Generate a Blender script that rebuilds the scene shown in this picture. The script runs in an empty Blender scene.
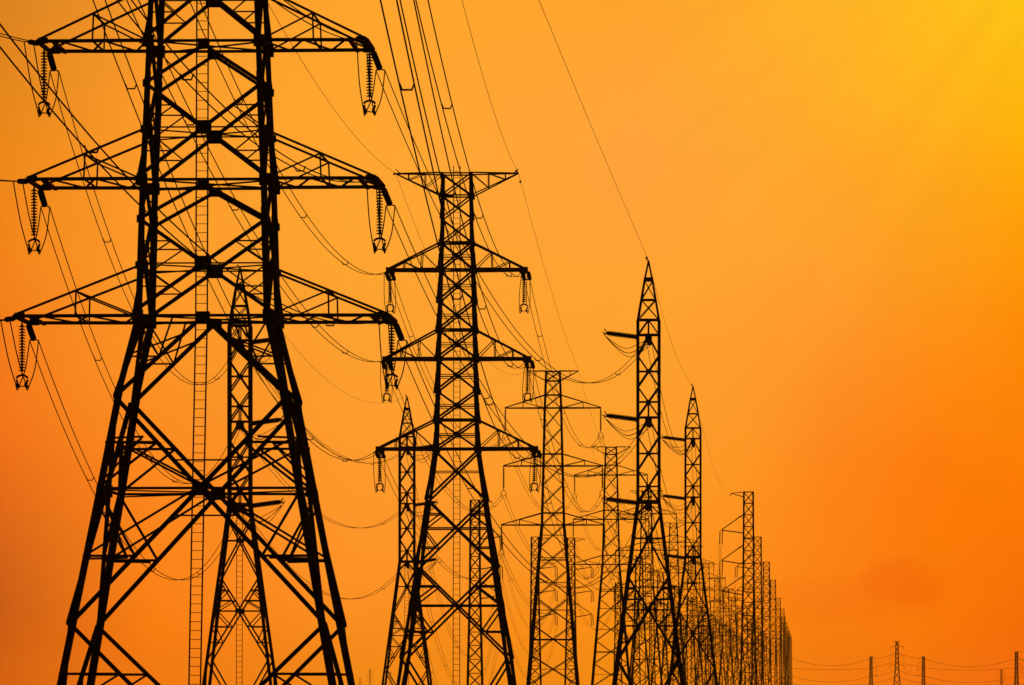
import bpy, math, random
from mathutils import Vector, Matrix
random.seed(7)
R = math.radians
scene = bpy.context.scene
COL = scene.collection

# ------------------------------------------------------------------ survey
F = 6612.0            # focal length in pixels of a 1024 px wide frame
HC = 4.5              # eye height above the plain (the picture is taken from an embankment)
CX, YH = 512.0, 692.0
VPX = 809.0           # the line corridor runs towards this bearing
TH = math.atan((VPX - CX) / F)
CT, ST = math.cos(TH), math.sin(TH)

def at(px, py, D):
    """survey point: bearing px, elevation py, distance D"""
    return Vector(((px - CX) / F * D, D, HC + (YH - py) / F * D))

def loc2w(base, v):
    return Vector((base.x + v[0] * CT + v[1] * ST, base.y - v[0] * ST + v[1] * CT, base.z + v[2]))

def w2loc(base, p):
    dx, dy = p[0] - base.x, p[1] - base.y
    return Vector((dx * CT - dy * ST, dx * ST + dy * CT, p[2] - base.z))

# ------------------------------------------------------------------ materials
def new_mat(name):
    m = bpy.data.materials.new(name); m.use_nodes = True
    return m, m.node_tree.nodes, m.node_tree.links, m.node_tree.nodes['Principled BSDF']

def steel_mat(name, c0, c1, rough, scale, rust=0.5, spec=0.):
    m, N, L, b = new_mat(name)
    tc = N.new('ShaderNodeTexCoord')
    n1 = N.new('ShaderNodeTexNoise'); n1.inputs['Scale'].default_value = scale; n1.inputs['Detail'].default_value = 6
    L.new(tc.outputs['Object'], n1.inputs['Vector'])
    r = N.new('ShaderNodeValToRGB')
    r.color_ramp.elements[0].position = 0.40; r.color_ramp.elements[0].color = (*c0, 1)
    r.color_ramp.elements[1].position = 0.40 + rust * 0.5; r.color_ramp.elements[1].color = (*c1, 1)
    L.new(n1.outputs['Fac'], r.inputs['Fac']); L.new(r.outputs['Color'], b.inputs['Base Color'])
    n2 = N.new('ShaderNodeTexNoise'); n2.inputs['Scale'].default_value = scale * 9
    L.new(tc.outputs['Object'], n2.inputs['Vector'])
    bp = N.new('ShaderNodeBump'); bp.inputs['Strength'].default_value = 0.25; bp.inputs['Distance'].default_value = 0.02
    L.new(n2.outputs['Fac'], bp.inputs['Height']); L.new(bp.outputs['Normal'], b.inputs['Normal'])
    b.inputs['Roughness'].default_value = rough
    b.inputs['Metallic'].default_value = 0.0
    b.inputs['Specular IOR Level'].default_value = spec
    return m

STEEL = steel_mat('weathered_steel', (0.022, 0.017, 0.015), (0.085, 0.032, 0.016), 0.62, 0.8)
ARMST = steel_mat('rusty_arm_steel', (0.022, 0.017, 0.015), (0.20, 0.042, 0.014), 0.7, 0.55, 0.3)
PORC = steel_mat('brown_porcelain', (0.02, 0.011, 0.008), (0.035, 0.016, 0.01), 0.45, 3.0)
CABLE = steel_mat('stranded_aluminium', (0.035, 0.03, 0.027), (0.05, 0.036, 0.028), 0.95, 2.0)

# ------------------------------------------------------------------ mesh builder
class MB:
    def __init__(s): s.v = []; s.f = []; s.k = 0
    def quad_bar(s, p, q, ux, uy, hx, hy, hx2=None, hy2=None):
        hx2 = hx if hx2 is None else hx2; hy2 = hy if hy2 is None else hy2
        b = len(s.v)
        for c, a, d in ((p, hx, hy), (q, hx2, hy2)):
            for sx, sy in ((-1, -1), (1, -1), (1, 1), (-1, 1)):
                s.v.append(c + ux * (sx * a) + uy * (sy * d))
        s.f += [(b, b+3, b+2, b+1), (b+4, b+5, b+6, b+7)]
        for i in range(4):
            j = (i + 1) % 4
            s.f.append((b+i, b+j, b+4+j, b+4+i))
    def bar(s, p, q, w, d=None, up=None):
        p, q = Vector(p), Vector(q)
        t = q - p
        if t.length < 1e-6: return
        t.normalize()
        s.k += 1
        jit = 1 + 0.006 * (s.k % 7)          # no two members share a plane
        up = Vector(up) if up is not None else (Vector((0, 0, 1)) if abs(t.z) < 0.9 else Vector((0, 1, 0)))
        ux = t.cross(up)
        if ux.length < 1e-4: ux = t.cross(Vector((1, 0, 0.2)))
        ux.normalize(); uy = ux.cross(t).normalized()
        s.quad_bar(p, q, ux, uy, w * jit / 2, (d or w) * jit / 2)
    def angle(s, p, q, w, th, sx, sy):
        """L-section leg, flanges turned into the tower"""
        p, q = Vector(p), Vector(q)
        X, Y = Vector((1, 0, 0)), Vector((0, 1, 0))
        s.k += 1; w = w * (1 + .004 * (s.k % 5))
        s.quad_bar(p - X * (sx * w / 2), q - X * (sx * w / 2), X, Y, w / 2, th / 2)
        o = -Y * (sy * (w / 2 + th * 0.52))
        s.quad_bar(p + o - X * (sx * th / 2), q + o - X * (sx * th / 2), X, Y, th / 2, w / 2)
    def plate(s, c, n, w, h, th):
        c = Vector(c); n = Vector(n).normalized()
        u = Vector((0, 0, 1)); u = (u - n * u.dot(n)).normalized(); r = u.cross(n)
        s.quad_bar(c - n * th / 2, c + n * th / 2, r, u, w / 2, h / 2)
    def tube(s, pts, r, n=4):
        pts = [Vector(p) for p in pts]
        b = len(s.v); m = len(pts)
        for i, p in enumerate(pts):
            t = (pts[min(i+1, m-1)] - pts[max(i-1, 0)])
            t = t.normalized() if t.length > 1e-9 else Vector((0, 0, -1))
            ref = Vector((0, 0, 1)) if abs(t.z) < 0.95 else Vector((1, 0, 0))
            u = t.cross(ref).normalized(); w = u.cross(t)
            for k in range(n):
                a = 2 * math.pi * k / n
                s.v.append(p + u * (r * math.cos(a)) + w * (r * math.sin(a)))
        for i in range(m - 1):
            for k in range(n):
                j = (k + 1) % n
                s.f.append((b+i*n+k, b+i*n+j, b+(i+1)*n+j, b+(i+1)*n+k))
        s.f.append(tuple(b + k for k in range(n))[::-1]); s.f.append(tuple(b + (m-1)*n + k for k in range(n)))
    def string(s, p, q, nd, rd, rc, n=8):
        """string of cap-and-pin discs from p to q"""
        p, q = Vector(p), Vector(q)
        t = (q - p); Ln = t.length; t.normalize()
        ref = Vector((0, 1, 0)) if abs(t.y) < 0.9 else Vector((0, 0, 1))
        u = t.cross(ref).normalized(); w = u.cross(t)
        prof = [(0, rc)]
        a0, a1 = 0.06 * Ln, 0.94 * Ln
        pitch = (a1 - a0) / nd
        for i in range(nd):
            o = a0 + pitch * i
            prof += [(o + .10*pitch, rc*1.6), (o + .28*pitch, rd*.5), (o + .42*pitch, rd), (o + .70*pitch, rd*.98), (o + .76*pitch, rc)]
        prof.append((Ln, rc))
        b = len(s.v)
        for d, r in prof:
            for k in range(n):
                a = 2 * math.pi * k / n
                s.v.append(p + t * d + u * (r * math.cos(a)) + w * (r * math.sin(a)))
        for i in range(len(prof) - 1):
            for k in range(n):
                j = (k + 1) % n
                s.f.append((b+i*n+k, b+i*n+j, b+(i+1)*n+j, b+(i+1)*n+k))
        s.f.append(tuple(b + k for k in range(n))[::-1]); s.f.append(tuple(b + (len(prof)-1)*n + k for k in range(n)))
    def build(s, name, mat, parent=None):
        me = bpy.data.meshes.new(name)
        me.from_pydata([tuple(v) for v in s.v], [], s.f)
        me.materials.append(mat); me.update()
        o = bpy.data.objects.new(name, me); COL.objects.link(o)
        if parent: o.parent = parent
        return o

def empty(name, base, label, cat, group=None, rot=-TH):
    o = bpy.data.objects.new(name, None); COL.objects.link(o)
    o.location = base; o.rotation_euler = (0, 0, rot)
    o['label'] = label; o['category'] = cat
    if group: o['group'] = group
    return o

def copy_tree(o, parent=None):
    c = o.copy(); COL.objects.link(c); c.parent = parent
    for ch in list(o.children):
        copy_tree(ch, c)
    return c

# ------------------------------------------------------------------ lattice tower kit
CORN = ((-1, -1), (1, -1), (1, 1), (-1, 1))
NRM = (Vector((0, -1, 0)), Vector((1, 0, 0)), Vector((0, 1, 0)), Vector((-1, 0, 0)))

class Lattice:
    def __init__(s, profile):
        s.prof = sorted(profile)
        s.leg = [MB() for _ in range(4)]; s.face = [MB() for _ in range(4)]
    def hw(s, z):
        p = s.prof
        if z <= p[0][0]: return p[0][1]
        for (a, ha), (b, hb) in zip(p, p[1:]):
            if z <= b: return ha + (hb - ha) * (z - a) / (b - a)
        return p[-1][1]
    def c(s, i, z):
        i %= 4; h = s.hw(z)
        return Vector((CORN[i][0] * h, CORN[i][1] * h, z))
    def mid(s, f, z): return (s.c(f, z) + s.c(f+1, z)) / 2
    def legs(s, breaks, angle=True, lap=0.5):
        for i in range(4):
            for (z0, w), (z1, _) in zip(breaks, breaks[1:]):
                zs = [z0] + [z for z, _ in s.prof if z0 < z < z1] + [z1]
                if angle and z1 != breaks[-1][0]: zs[-1] = z1 + lap
                for a, b in zip(zs, zs[1:]):
                    if angle:
                        o = Vector((CORN[i][0], CORN[i][1], 0)) * (w * .12)
                        s.leg[i].angle(s.c(i, a) + o, s.c(i, b) + o, w, 0.06, *CORN[i])
                    else:
                        s.leg[i].bar(s.c(i, a), s.c(i, b), w, up=(0, 1, 0))
    def x(s, z0, z1, w, red=0, rw=0.07, plate=0, faces=(0, 1, 2, 3)):
        for f in faces:
            n = NRM[f]; m = s.face[f]
            a0, b0, a1, b1 = s.c(f, z0), s.c(f+1, z0), s.c(f, z1), s.c(f+1, z1)
            m.bar(a0 - n * w * .3, b1 - n * w * .3, w, up=n); m.bar(a1 + n * w * .45, b0 + n * w * .45, w, up=n)
            h0, h1 = s.hw(z0), s.hw(z1)
            zc = z0 + (z1 - z0) * h0 / (h0 + h1)
            ct = s.mid(f, zc)
            if plate: m.plate(ct + n * w * .1, n, plate, plate * .85, w * 1.9)
            if red >= 1:
                m.bar(s.c(f, zc), s.c(f+1, zc), rw, up=n)
            if red >= 2:
                for cr, lo, hi in ((f, a0, a1), (f+1, b0, b1)):
                    for zz, e in ((z0, lo), (z1, hi)):
                        for k in ((.5,) if red < 3 else (.36, .68)):
                            d = e + (ct - e) * k
                            m.bar(s.c(cr, d.z), d, rw * (1 if red < 3 else 1.25), up=n)
                        d = e + (ct - e) * (.5 if red < 3 else .68)
                        m.bar(s.c(cr, zc), d, rw, up=n)
                        if red >= 3:
                            d1 = e + (ct - e) * .36; d2 = e + (ct - e) * .68
                            m.bar(s.c(cr, d2.z), d1, rw, up=n)
    def v(s, zt, zl, w, red=0, rw=0.07, plate=0, faces=(0, 1, 2, 3), k=.5):
        """from the middle at zt to the legs at zl"""
        for f in faces:
            n = NRM[f]; m = s.face[f]; ct = s.mid(f, zt)
            for cr in (f, f+1):
                e = s.c(cr, zl); m.bar(ct, e, w, up=n)
                if red:
                    d = e + (ct - e) * k
                    m.bar(s.c(cr, d.z), d, rw, up=n)
                    m.bar(s.c(cr, zt), d, rw, up=n)
                    if red >= 2:
                        d2 = e + (ct - e) * (k + .28)
                        m.bar(s.c(cr, d.z + (zt - d.z) * .02), d2, rw, up=n)
                        m.bar(d, s.mid(f, zt) + (s.c(cr, zt) - s.mid(f, zt)) * .45, rw, up=n)
            if plate: m.plate(ct, n, plate, plate * .7, w * 1.7)
    def h(s, z, w, faces=(0, 1, 2, 3), dz=0):
        for f in faces:
            s.face[f].bar(s.c(f, z), s.c(f+1, z), w, up=NRM[f])
    def plan(s, z, w):
        s.face[0].bar(s.c(0, z), s.c(2, z), w); s.face[2].bar(s.c(1, z) - Vector((0, 0, w)), s.c(3, z) - Vector((0, 0, w)), w)
    def nodes(s, zs, size, th=0.1):
        for z in zs:
            for f in (0, 2):
                for cr in (f, f+1):
                    c0 = s.c(cr, z); inn = s.mid(f, z)
                    d = (inn - c0); d.z = 0
                    s.face[f].plate(c0 + d.normalized() * size * .12, NRM[f], size, size * 1.1, th)
    def make(s, root, legmat=STEEL):
        for i in range(4): s.leg[i].build('leg', legmat, root)
        for f in range(4): s.face[f].build('face_bracing', STEEL, root)

def crossarm(T, side, z0, zt, L, td, wl, wu, wp, root, posts=(.5,), zig=4, mat=ARMST, name='crossarm', tipdz=0.0):
    """box crossarm: lower chords level at z0, upper chords from the body at zt to the tip"""
    m = MB(); h0, ht = T.hw(z0), T.hw(zt)
    tipz = z0 + tipdz
    for sy in (-1, 1):
        r = Vector((side * h0, sy * h0, z0)); t = Vector((side * L, sy * td, tipz)); u = Vector((side * ht, sy * ht, zt))
        m.bar(r, t, wl, wl * 1.1); m.bar(u, t + Vector((0, 0, wl * .4)), wu)
        prev = r
        for k, p in enumerate(posts):
            a = r + (t - r) * p; b = u + (t - u) * p
            m.bar(a, b, wp, up=(0, 1, 0)); m.bar(b, prev, wp, up=(0, 1, 0)); prev = a
            if k == len(posts) - 1 and len(posts) > 1: m.bar(b, t, wp * .8, up=(0, 1, 0))
    A = Vector((side * h0, -h0, z0)); B = Vector((side * L, -td, tipz)); C = Vector((side * h0, h0, z0)); D = Vector((side * L, td, tipz))
    for k in range(zig):
        p, q = k / zig, (k + 1) / zig
        a, b = (A + (B - A) * p, C + (D - C) * q) if k % 2 == 0 else (C + (D - C) * p, A + (B - A) * q)
        m.bar(a, b, wp)
    if td > .15:
        m.bar(B, D, wl * 1.15)
        for p in posts:
            m.bar(A + (B - A) * p, C + (D - C) * p, wp)
            U0 = Vector((side * ht, -ht, zt)); U1 = Vector((side * ht, ht, zt)); q = Vector((side * L, 0, tipz))
            m.bar(U0 + (B - U0) * p, U1 + (D - U1) * p, wp)
    return m.build(name, mat, root)

# ------------------------------------------------------------------ conductors
class Curve:
    """hanging cable in the vertical plane through P and Q"""
    def __init__(s, P, Q, sag=None, through=None):
        s.P, s.Q = Vector(P), Vector(Q); s.d = s.Q - s.P
        s.len = math.hypot(s.d.x, s.d.y)
        if through is not None:
            t = s.t_at(through[0])
            Y = s.P.y + t * s.d.y
            z = HC + (YH - through[1]) / F * Y
            sag = (s.P.z + t * s.d.z - z) / (4 * t * (1 - t))
        s.sag = sag
    def t_at(s, px):
        k = (px - CX) / F
        return (k * s.P.y - s.P.x) / (s.d.x - k * s.d.y)
    def pt(s, t):
        p = s.P + s.d * t; p.z -= 4 * s.sag * t * (1 - t); return p
    def pts(s, t0, t1, n):
        return [s.pt(t0 + (t1 - t0) * i / n) for i in range(n + 1)]
    def side(s):
        return Vector((s.d.y, -s.d.x, 0)).normalized()

def spacer_mb(c, sd, b, w=.03):
    m = MB(); dn = Vector((0, 0, -1))
    a, e = c - sd * b, c + sd * b
    m.bar(a + Vector((0, 0, .05)), a + sd * .07 + dn * .13, w * 1.5); m.bar(e + Vector((0, 0, .05)), e - sd * .07 + dn * .13, w * 1.5)
    m.bar(a + sd * .06 + dn * .13, e - sd * .06 + dn * .13, w * 1.6)
    return m

def power_line(cv, label, insP=0., insQ=0., pair=True, spx=(), group=None, r=.023, n=60, half=.2, name='power_line', cat='power line', tmax=1.0):
    t0, t1 = insP / cv.len, tmax - insQ / cv.len
    o = empty(name, cv.pt(t0), label, cat, group, rot=0)
    base = o.location.copy(); sd = cv.side()
    offs = (-half, half) if pair else (0,)
    for k in offs:
        m = MB(); m.tube([p + sd * k - base for p in cv.pts(t0, t1, n)], r, 5)
        m.build('conductor', CABLE, o)
    if pair:
        ts = [cv.t_at(x) for x in spx] if spx else []
        if not spx:
            q = max(2, int(cv.len / 60)); ts = [(i + .5) / q for i in range(q)]
        for t in ts:
            if t0 < t < t1: spacer_mb(cv.pt(t) - base, sd, half).build('spacer', CABLE, o)
    return o

def strain_set(cv, end, L, tower_base, parent, nd=18, rd=.125, half=.2, gap=0.):
    """strain insulator along the cable's own direction, plus its yoke; returns yoke points (world)"""
    t = (L / cv.len) if end == 0 else 1 - L / cv.len
    a = cv.P if end == 0 else cv.Q
    b = cv.pt(t); sd = cv.side()
    m = MB(); A, B = w2loc(tower_base, a), w2loc(tower_base, b)
    X = (w2loc(tower_base, b + sd) - B) * gap / 2
    for o in ((-X, X) if gap else (X,)):
        m.string(A + o, A + o + (B - A) * .9, nd, rd, .045)
    if gap: m.bar(A - X * 1.3, A + X * 1.3, .09); m.bar(A + (B - A) * .9 - X * 1.4, A + (B - A) * .9 + X * 1.4, .08)
    io = m.build('strain_insulator', PORC, parent)
    y = MB(); c = A + (B - A) * .9
    e0, e1 = w2loc(tower_base, b - sd * half), w2loc(tower_base, b + sd * half)
    y.bar(c, e0, .05); y.bar(c, e1, .05); y.bar(c + (e0 - c) * .5, c + (e1 - c) * .5, .05)
    y.build('yoke', STEEL, io)
    return b - sd * half, b + sd * half

def catmull(P, n=8):
    P = [Vector(p) for p in P]; out = []
    Q = [P[0] * 2 - P[1]] + P + [P[-1] * 2 - P[-2]]
    for i in range(1, len(Q) - 2):
        a, b, c, d = Q[i-1], Q[i], Q[i+1], Q[i+2]
        for k in range(n):
            t = k / n
            out.append(.5 * ((2*b) + (c - a) * t + (2*a - 5*b + 4*c - d) * t*t + (3*b - a - 3*c + d) * t**3))
    out.append(P[-1]); return out

# ------------------------------------------------------------------ pylon 1: the big strain tower in front
def zs(s): return lambda y: HC + (YH - y) / s

D1 = 290.0; S1 = F / D1; B1_ = at(208.9, 0, D1); B1_.z = 0
Z = zs(S1)
T1 = Lattice([(0, 7.05), (Z(685), 5.98), (Z(488), 4.40), (Z(400), 3.74), (Z(319), 2.90), (Z(183), 2.73), (Z(115), 2.59), (Z(0), 2.39), (Z(-95), 2.25)])
big = empty('lattice_pylon', B1_, 'huge near pylon filling the left side, with wide arms and central ladder', 'pylon', 'lattice pylons of the power line corridor')
T1.legs([(0, .33), (Z(625), .31), (Z(400), .285), (Z(223), .26), (Z(88), .24), (Z(-95), .23)])
DW = .175
T1.v(Z(748), Z(625), DW, plate=0)
T1.v(Z(752), 0.02, DW)
for f in range(4):
    n = NRM[f]
    for cr in (f, f+1):
        e = T1.c(cr, Z(625)); d = e + (T1.mid(f, Z(748)) - e) * .40
        T1.face[f].bar(T1.c(cr, d.z), d, .11, up=n)
        d2 = e + (T1.mid(f, Z(748)) - e) * .75
        T1.face[f].bar(T1.c(cr, d2.z), d2, .11, up=n); T1.face[f].bar(T1.c(cr, d2.z), d, .09, up=n)
T1.x(Z(625), Z(400), DW * 1.05, red=2, rw=.11, plate=.62)
T1.v(Z(320), Z(400), DW, red=2, rw=.075, plate=.6)
T1.x(Z(313), Z(223), DW * .9, red=2, rw=.062, plate=.72)
T1.v(Z(188), Z(223), DW * .85, plate=.5)
T1.x(Z(179), Z(88), DW * .9, red=2, rw=.06, plate=.68)
T1.v(Z(50), Z(88), DW * .85, plate=.5)
T1.x(Z(40), Z(-48), DW * .85, red=2, rw=.06, plate=.7)
T1.v(Z(-88), Z(-48), DW * .8)
for y in (46, 184, 319): T1.h(Z(y), .12); T1.plan(Z(y), .07)
for y in (136, 270): T1.plan(Z(y) + .1, .06)
T1.h(Z(-92), .14)
# long braces from the big crossing down and up to the legs
for f in (0, 2):
    for cr in (f, f+1):
        for y in (441, 558):
            T1.face[f].bar(T1.mid(f, Z(489)) - NRM[f] * .12, T1.c(cr, Z(y)) - NRM[f] * .12, .095, up=NRM[f])
# hip bracing inside the base
for i in range(4):
    f = i
    for y in (440, 560):
        k = .62
        p = T1.mid(f, Z(y)) + (T1.c(f, Z(y)) - T1.mid(f, Z(y))) * k
        q = T1.mid(f-1, Z(y)) + (T1.c(f, Z(y)) - T1.mid(f-1, Z(y))) * k
        T1.face[f].bar(p, q, .09); T1.face[f].bar(p, T1.c(f, Z(488)), .09); T1.face[f].bar(p, T1.c(f, Z(502 if y > 488 else 474)), .07)
T1.plan(Z(488) - .2, .06)
T1.nodes([Z(46), Z(184), Z(319)], .48, .14)
T1.nodes([Z(88), Z(223), Z(134), Z(269)], .3, .1)
T1.make(big)
# ladder on the front face
m = MB()
zz = [0.4, Z(488), Z(319), Z(0), Z(-95)]
def ladpt(z, x): return Vector((x - .08, -T1.hw(z) + .25, z))
for sx in (-.25, .25):
    for a, b in zip(zz, zz[1:]): m.bar(ladpt(a, sx), ladpt(b, sx), .062, .05, up=(0, 1, 0))
z = .6
while z < Z(-95):
    m.bar(ladpt(z, -.25), ladpt(z, .25), .028, up=(0, 1, 0)); z += .385
m.build('ladder', STEEL, big)
for y in (463, 518):
    m = MB(); zc = Z(y); m.bar(Vector((-1.08, -T1.hw(zc) + .32, zc)), Vector((1.6, -T1.hw(zc) + .32, zc)), .07)
    m.build('ladder_bracket', STEEL, big)
m = MB()
for sx in (-1, 1):                                   # earth wire peaks, above the frame
    for sy in (-1, 1):
        m.bar((sx * 2.2, sy * 2.2, Z(-95)), (sx * 3.6, 0, Z(-150)), .16); m.bar((-sx * 2.2, sy * 2.2, Z(-95)), (sx * 3.6, 0, Z(-150)), .08)
m.build('earth_wire_peak', STEEL, big)

ARM1 = ((45.5, -8, 7.28), (183, 134, 7.72), (319, 270, 8.25))
arms1 = {}
for k, (ya, yt, L0) in enumerate(ARM1):
    for side in (-1, 1):
        L = L0
        td = T1.hw(Z(ya)) * .92
        if side > 0: L -= .2
        a = crossarm(T1, side, Z(ya), Z(yt), L, td, .135, .098, .07, big, posts=(.5,), zig=5, name='crossarm')
        g = MB()
        for sy in (-1, 1): g.plate((side * (L - .25), sy * (td + .07), Z(ya) + .02), (0, 1, 0), .42, .26, .1)
        g.bar((side * (L - .7), -td, Z(ya) - .05), (side * (L - .7), td, Z(ya) - .05), .14)
        g.build('tip_plate', ARMST, a)
        arms1[(k, side)] = (a, Vector((side * L, -td, Z(ya) - .1)), Vector((side * L, td, Z(ya) - .12)), Vector((side * (L - .02), 0, Z(ya) - .1)))

# ------------------------------------------------------------------ pylon 2: slender strain tower
D2 = 479.0; S2 = F / D2; B2_ = at(457, 0, D2); B2_.z = 0
Z = zs(S2)
T2 = Lattice([(0, 4.9), (Z(685), 4.12), (Z(449), 1.56), (Z(358), 1.40), (Z(270), 1.24), (Z(243), 1.14), (Z(173), 1.08)])
mid_p = empty('lattice_pylon', B2_, 'slender dark pylon with flat T-shaped top, right of the huge near pylon', 'pylon', 'lattice pylons of the power line corridor')
T2.legs([(0, .25), (Z(567), .225), (Z(449), .19), (Z(270), .18), (Z(173), .17)])
T2.v(Z(745), Z(658), .15); T2.v(Z(746), 0.02, .15)
T2.x(Z(658), Z(567), .15, red=2, rw=.12, plate=.35)
T2.x(Z(567), Z(500), .15, red=2, rw=.1)
T2.x(Z(500), Z(451), .15, red=1, rw=.07)
for a, b in ((449, 420), (420, 391), (391, 360), (358, 330), (330, 301), (301, 271), (270, 243)):
    T2.x(Z(a), Z(b), .14, red=1, rw=.06, plate=.32)
    T2.h(Z((a + b) / 2) - .15, .05)
T2.x(Z(243), Z(219), .1); T2.x(Z(219), Z(196), .1); T2.x(Z(196), Z(174), .1)
for y in (449, 420, 359, 330, 270, 243): T2.h(Z(y), .13); T2.plan(Z(y), .06)
for y in (196, 174): T2.h(Z(y), .1)
T2.nodes([Z(y) for y in (449, 420, 391, 359, 330, 301, 270)], .42, .12)
T2.nodes([Z(y) for y in (243, 196)], .36, .1)
T2.make(mid_p)
m = MB()
def lp2(z, x): return Vector((x, -T2.hw(z) * .2, z))
for sx in (-.24, .24):
    for a, b in ((.4, Z(449)), (Z(449), Z(166))): m.bar(lp2(a, sx), lp2(b, sx), .055, up=(0, 1, 0))
z = .6
while z < Z(168):
    m.bar(lp2(z, -.24), lp2(z, .24), .03, up=(0, 1, 0)); z += .42
m.build('ladder', STEEL, mid_p)
ARM2 = ((270, 243, 4.95), (359, 330, 5.20), (449, 420, 5.70))
arms2 = {}
for k, (ya, yt, L) in enumerate(ARM2):
    for side in (-1, 1):
        td = .5
        a = crossarm(T2, side, Z(ya), Z(yt), L, td, .2, .12, .065, mid_p, posts=(.36, .70), zig=5)
        g = MB(); g.plate((side * (L - .12), 0, Z(ya) - .02), (0, 1, 0), .6, .42, 2 * td + .1)
        g.build('tip_plate', ARMST, a)
        arms2[(k, side)] = (a, Vector((side * L, -td, Z(ya) - .15)), Vector((side * L, td, Z(ya) - .17)), Vector((side * (L - .1), 0, Z(ya) - .15)))
tops2 = {}
for side in (-1, 1):
    m = MB(); L = 4.45; h = T2.hw(Z(174))
    for sy in (-1, 1):
        t = Vector((side * L, sy * .12, Z(173.5)))
        up0 = Vector((side * h, sy * h, Z(173.5))); lo0 = Vector((side * h, sy * h, Z(196)))
        m.bar(up0, t, .1); m.bar(lo0, t, .085)
        pu = up0
        for p in (.36, .72):
            a = up0 + (t - up0) * p; b = lo0 + (t - lo0) * p
            m.bar(a, b, .06, up=(0, 1, 0)); m.bar(pu, b, .055, up=(0, 1, 0)); pu = a
    m.bar((side * (L - .35), 0, Z(173.5)), (side * L, 0, Z(169)), .06)
    m.build('earth_wire_arm', ARMST, mid_p)
    tops2[side] = loc2w(B2_, Vector((side * L, 0, Z(173))))

# ------------------------------------------------------------------ suspension towers farther along (one kind, copied)
D3 = 776.0; S3 = F / D3; B3_ = at(553, 0, D3); B3_.z = 0
Z = zs(S3)
T3 = Lattice([(0, 3.5), (Z(685), 2.9), (Z(525), 1.30), (Z(466), 1.12), (Z(408), .96), (Z(371), .80)])
def suspension_tower(root):
    T = T3
    T.legs([(0, .26), (Z(525), .2), (Z(371), .16)], angle=False)
    zl = [713, 685, 655, 625, 597, 570, 547, 525]
    for a, b in zip(zl, zl[1:]): T.x(Z(a), Z(b), .09, red=1, rw=.05)
    T.v(Z(712), .02, .12)
    zl = [525, 505, 485, 466, 447, 428, 408, 395, 381, 372]
    for a, b in zip(zl, zl[1:]): T.x(Z(a), Z(b), .085)
    for y in (525, 513, 466, 454, 408, 395, 381, 371.5): T.h(Z(y), .12)
    for y in (560, 640): T.h(Z(y), .09)
    T.make(root)
    tips = {}
    for k, (ya, yt, L) in enumerate(((408, 395, 5.65), (466, 454, 5.85), (525, 513, 6.1))):
        for side in (-1, 1):
            a = crossarm(T, side, Z(ya), Z(yt), L, .14, .13, .1, .06, root, posts=(.55,), zig=3)
            b = Vector((side * (L - .05), 0, Z(ya) - .08))
            m = MB(); m.string(b, b + Vector((0, 0, -2.7)), 16, .13, .04, 6)
            s = m.build('insulator_string', PORC, a)
            m = MB(); c = b + Vector((0, 0, -2.7))
            m.bar(c, c + Vector((-.3, 0, -.35)), .07); m.bar(c, c + Vector((.3, 0, -.35)), .07)
            m.bar(c + Vector((-.3, 0, -.35)), c + Vector((-.3, 0, -.95)), .06); m.bar(c + Vector((.3, 0, -.35)), c + Vector((.3, 0, -.95)), .06)
            m.build('yoke', STEEL, a)
            tips[(k, side)] = b + Vector((0, 0, -3.2))
    for side in (-1, 1):
        m = MB(); L = 3.0; h = T.hw(Z(371))
        for sy in (-1, 1):
            t = Vector((side * L, sy * .08, Z(371)))
            m.bar((side * h, sy * h, Z(371)), t, .1); m.bar((side * h, sy * h, Z(381)), t, .08)
            a = Vector((side * h, sy * h, Z(371))) * .45 + t * .55; b = Vector((side * h, sy * h, Z(381))) * .45 + t * .55
            m.bar(a, b, .06, up=(0, 1, 0))
        m.build('earth_wire_arm', ARMST, root)
        tips[('e', side)] = Vector((side * L, 0, Z(371)))
    return tips
GP = 'lattice pylons of the power line corridor'
sus = empty('lattice_pylon', B3_, 'thinner suspension pylon with six hanging strings, between slender pylon and pointed mast', 'pylon', GP)
tips3 = suspension_tower(sus)

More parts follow.
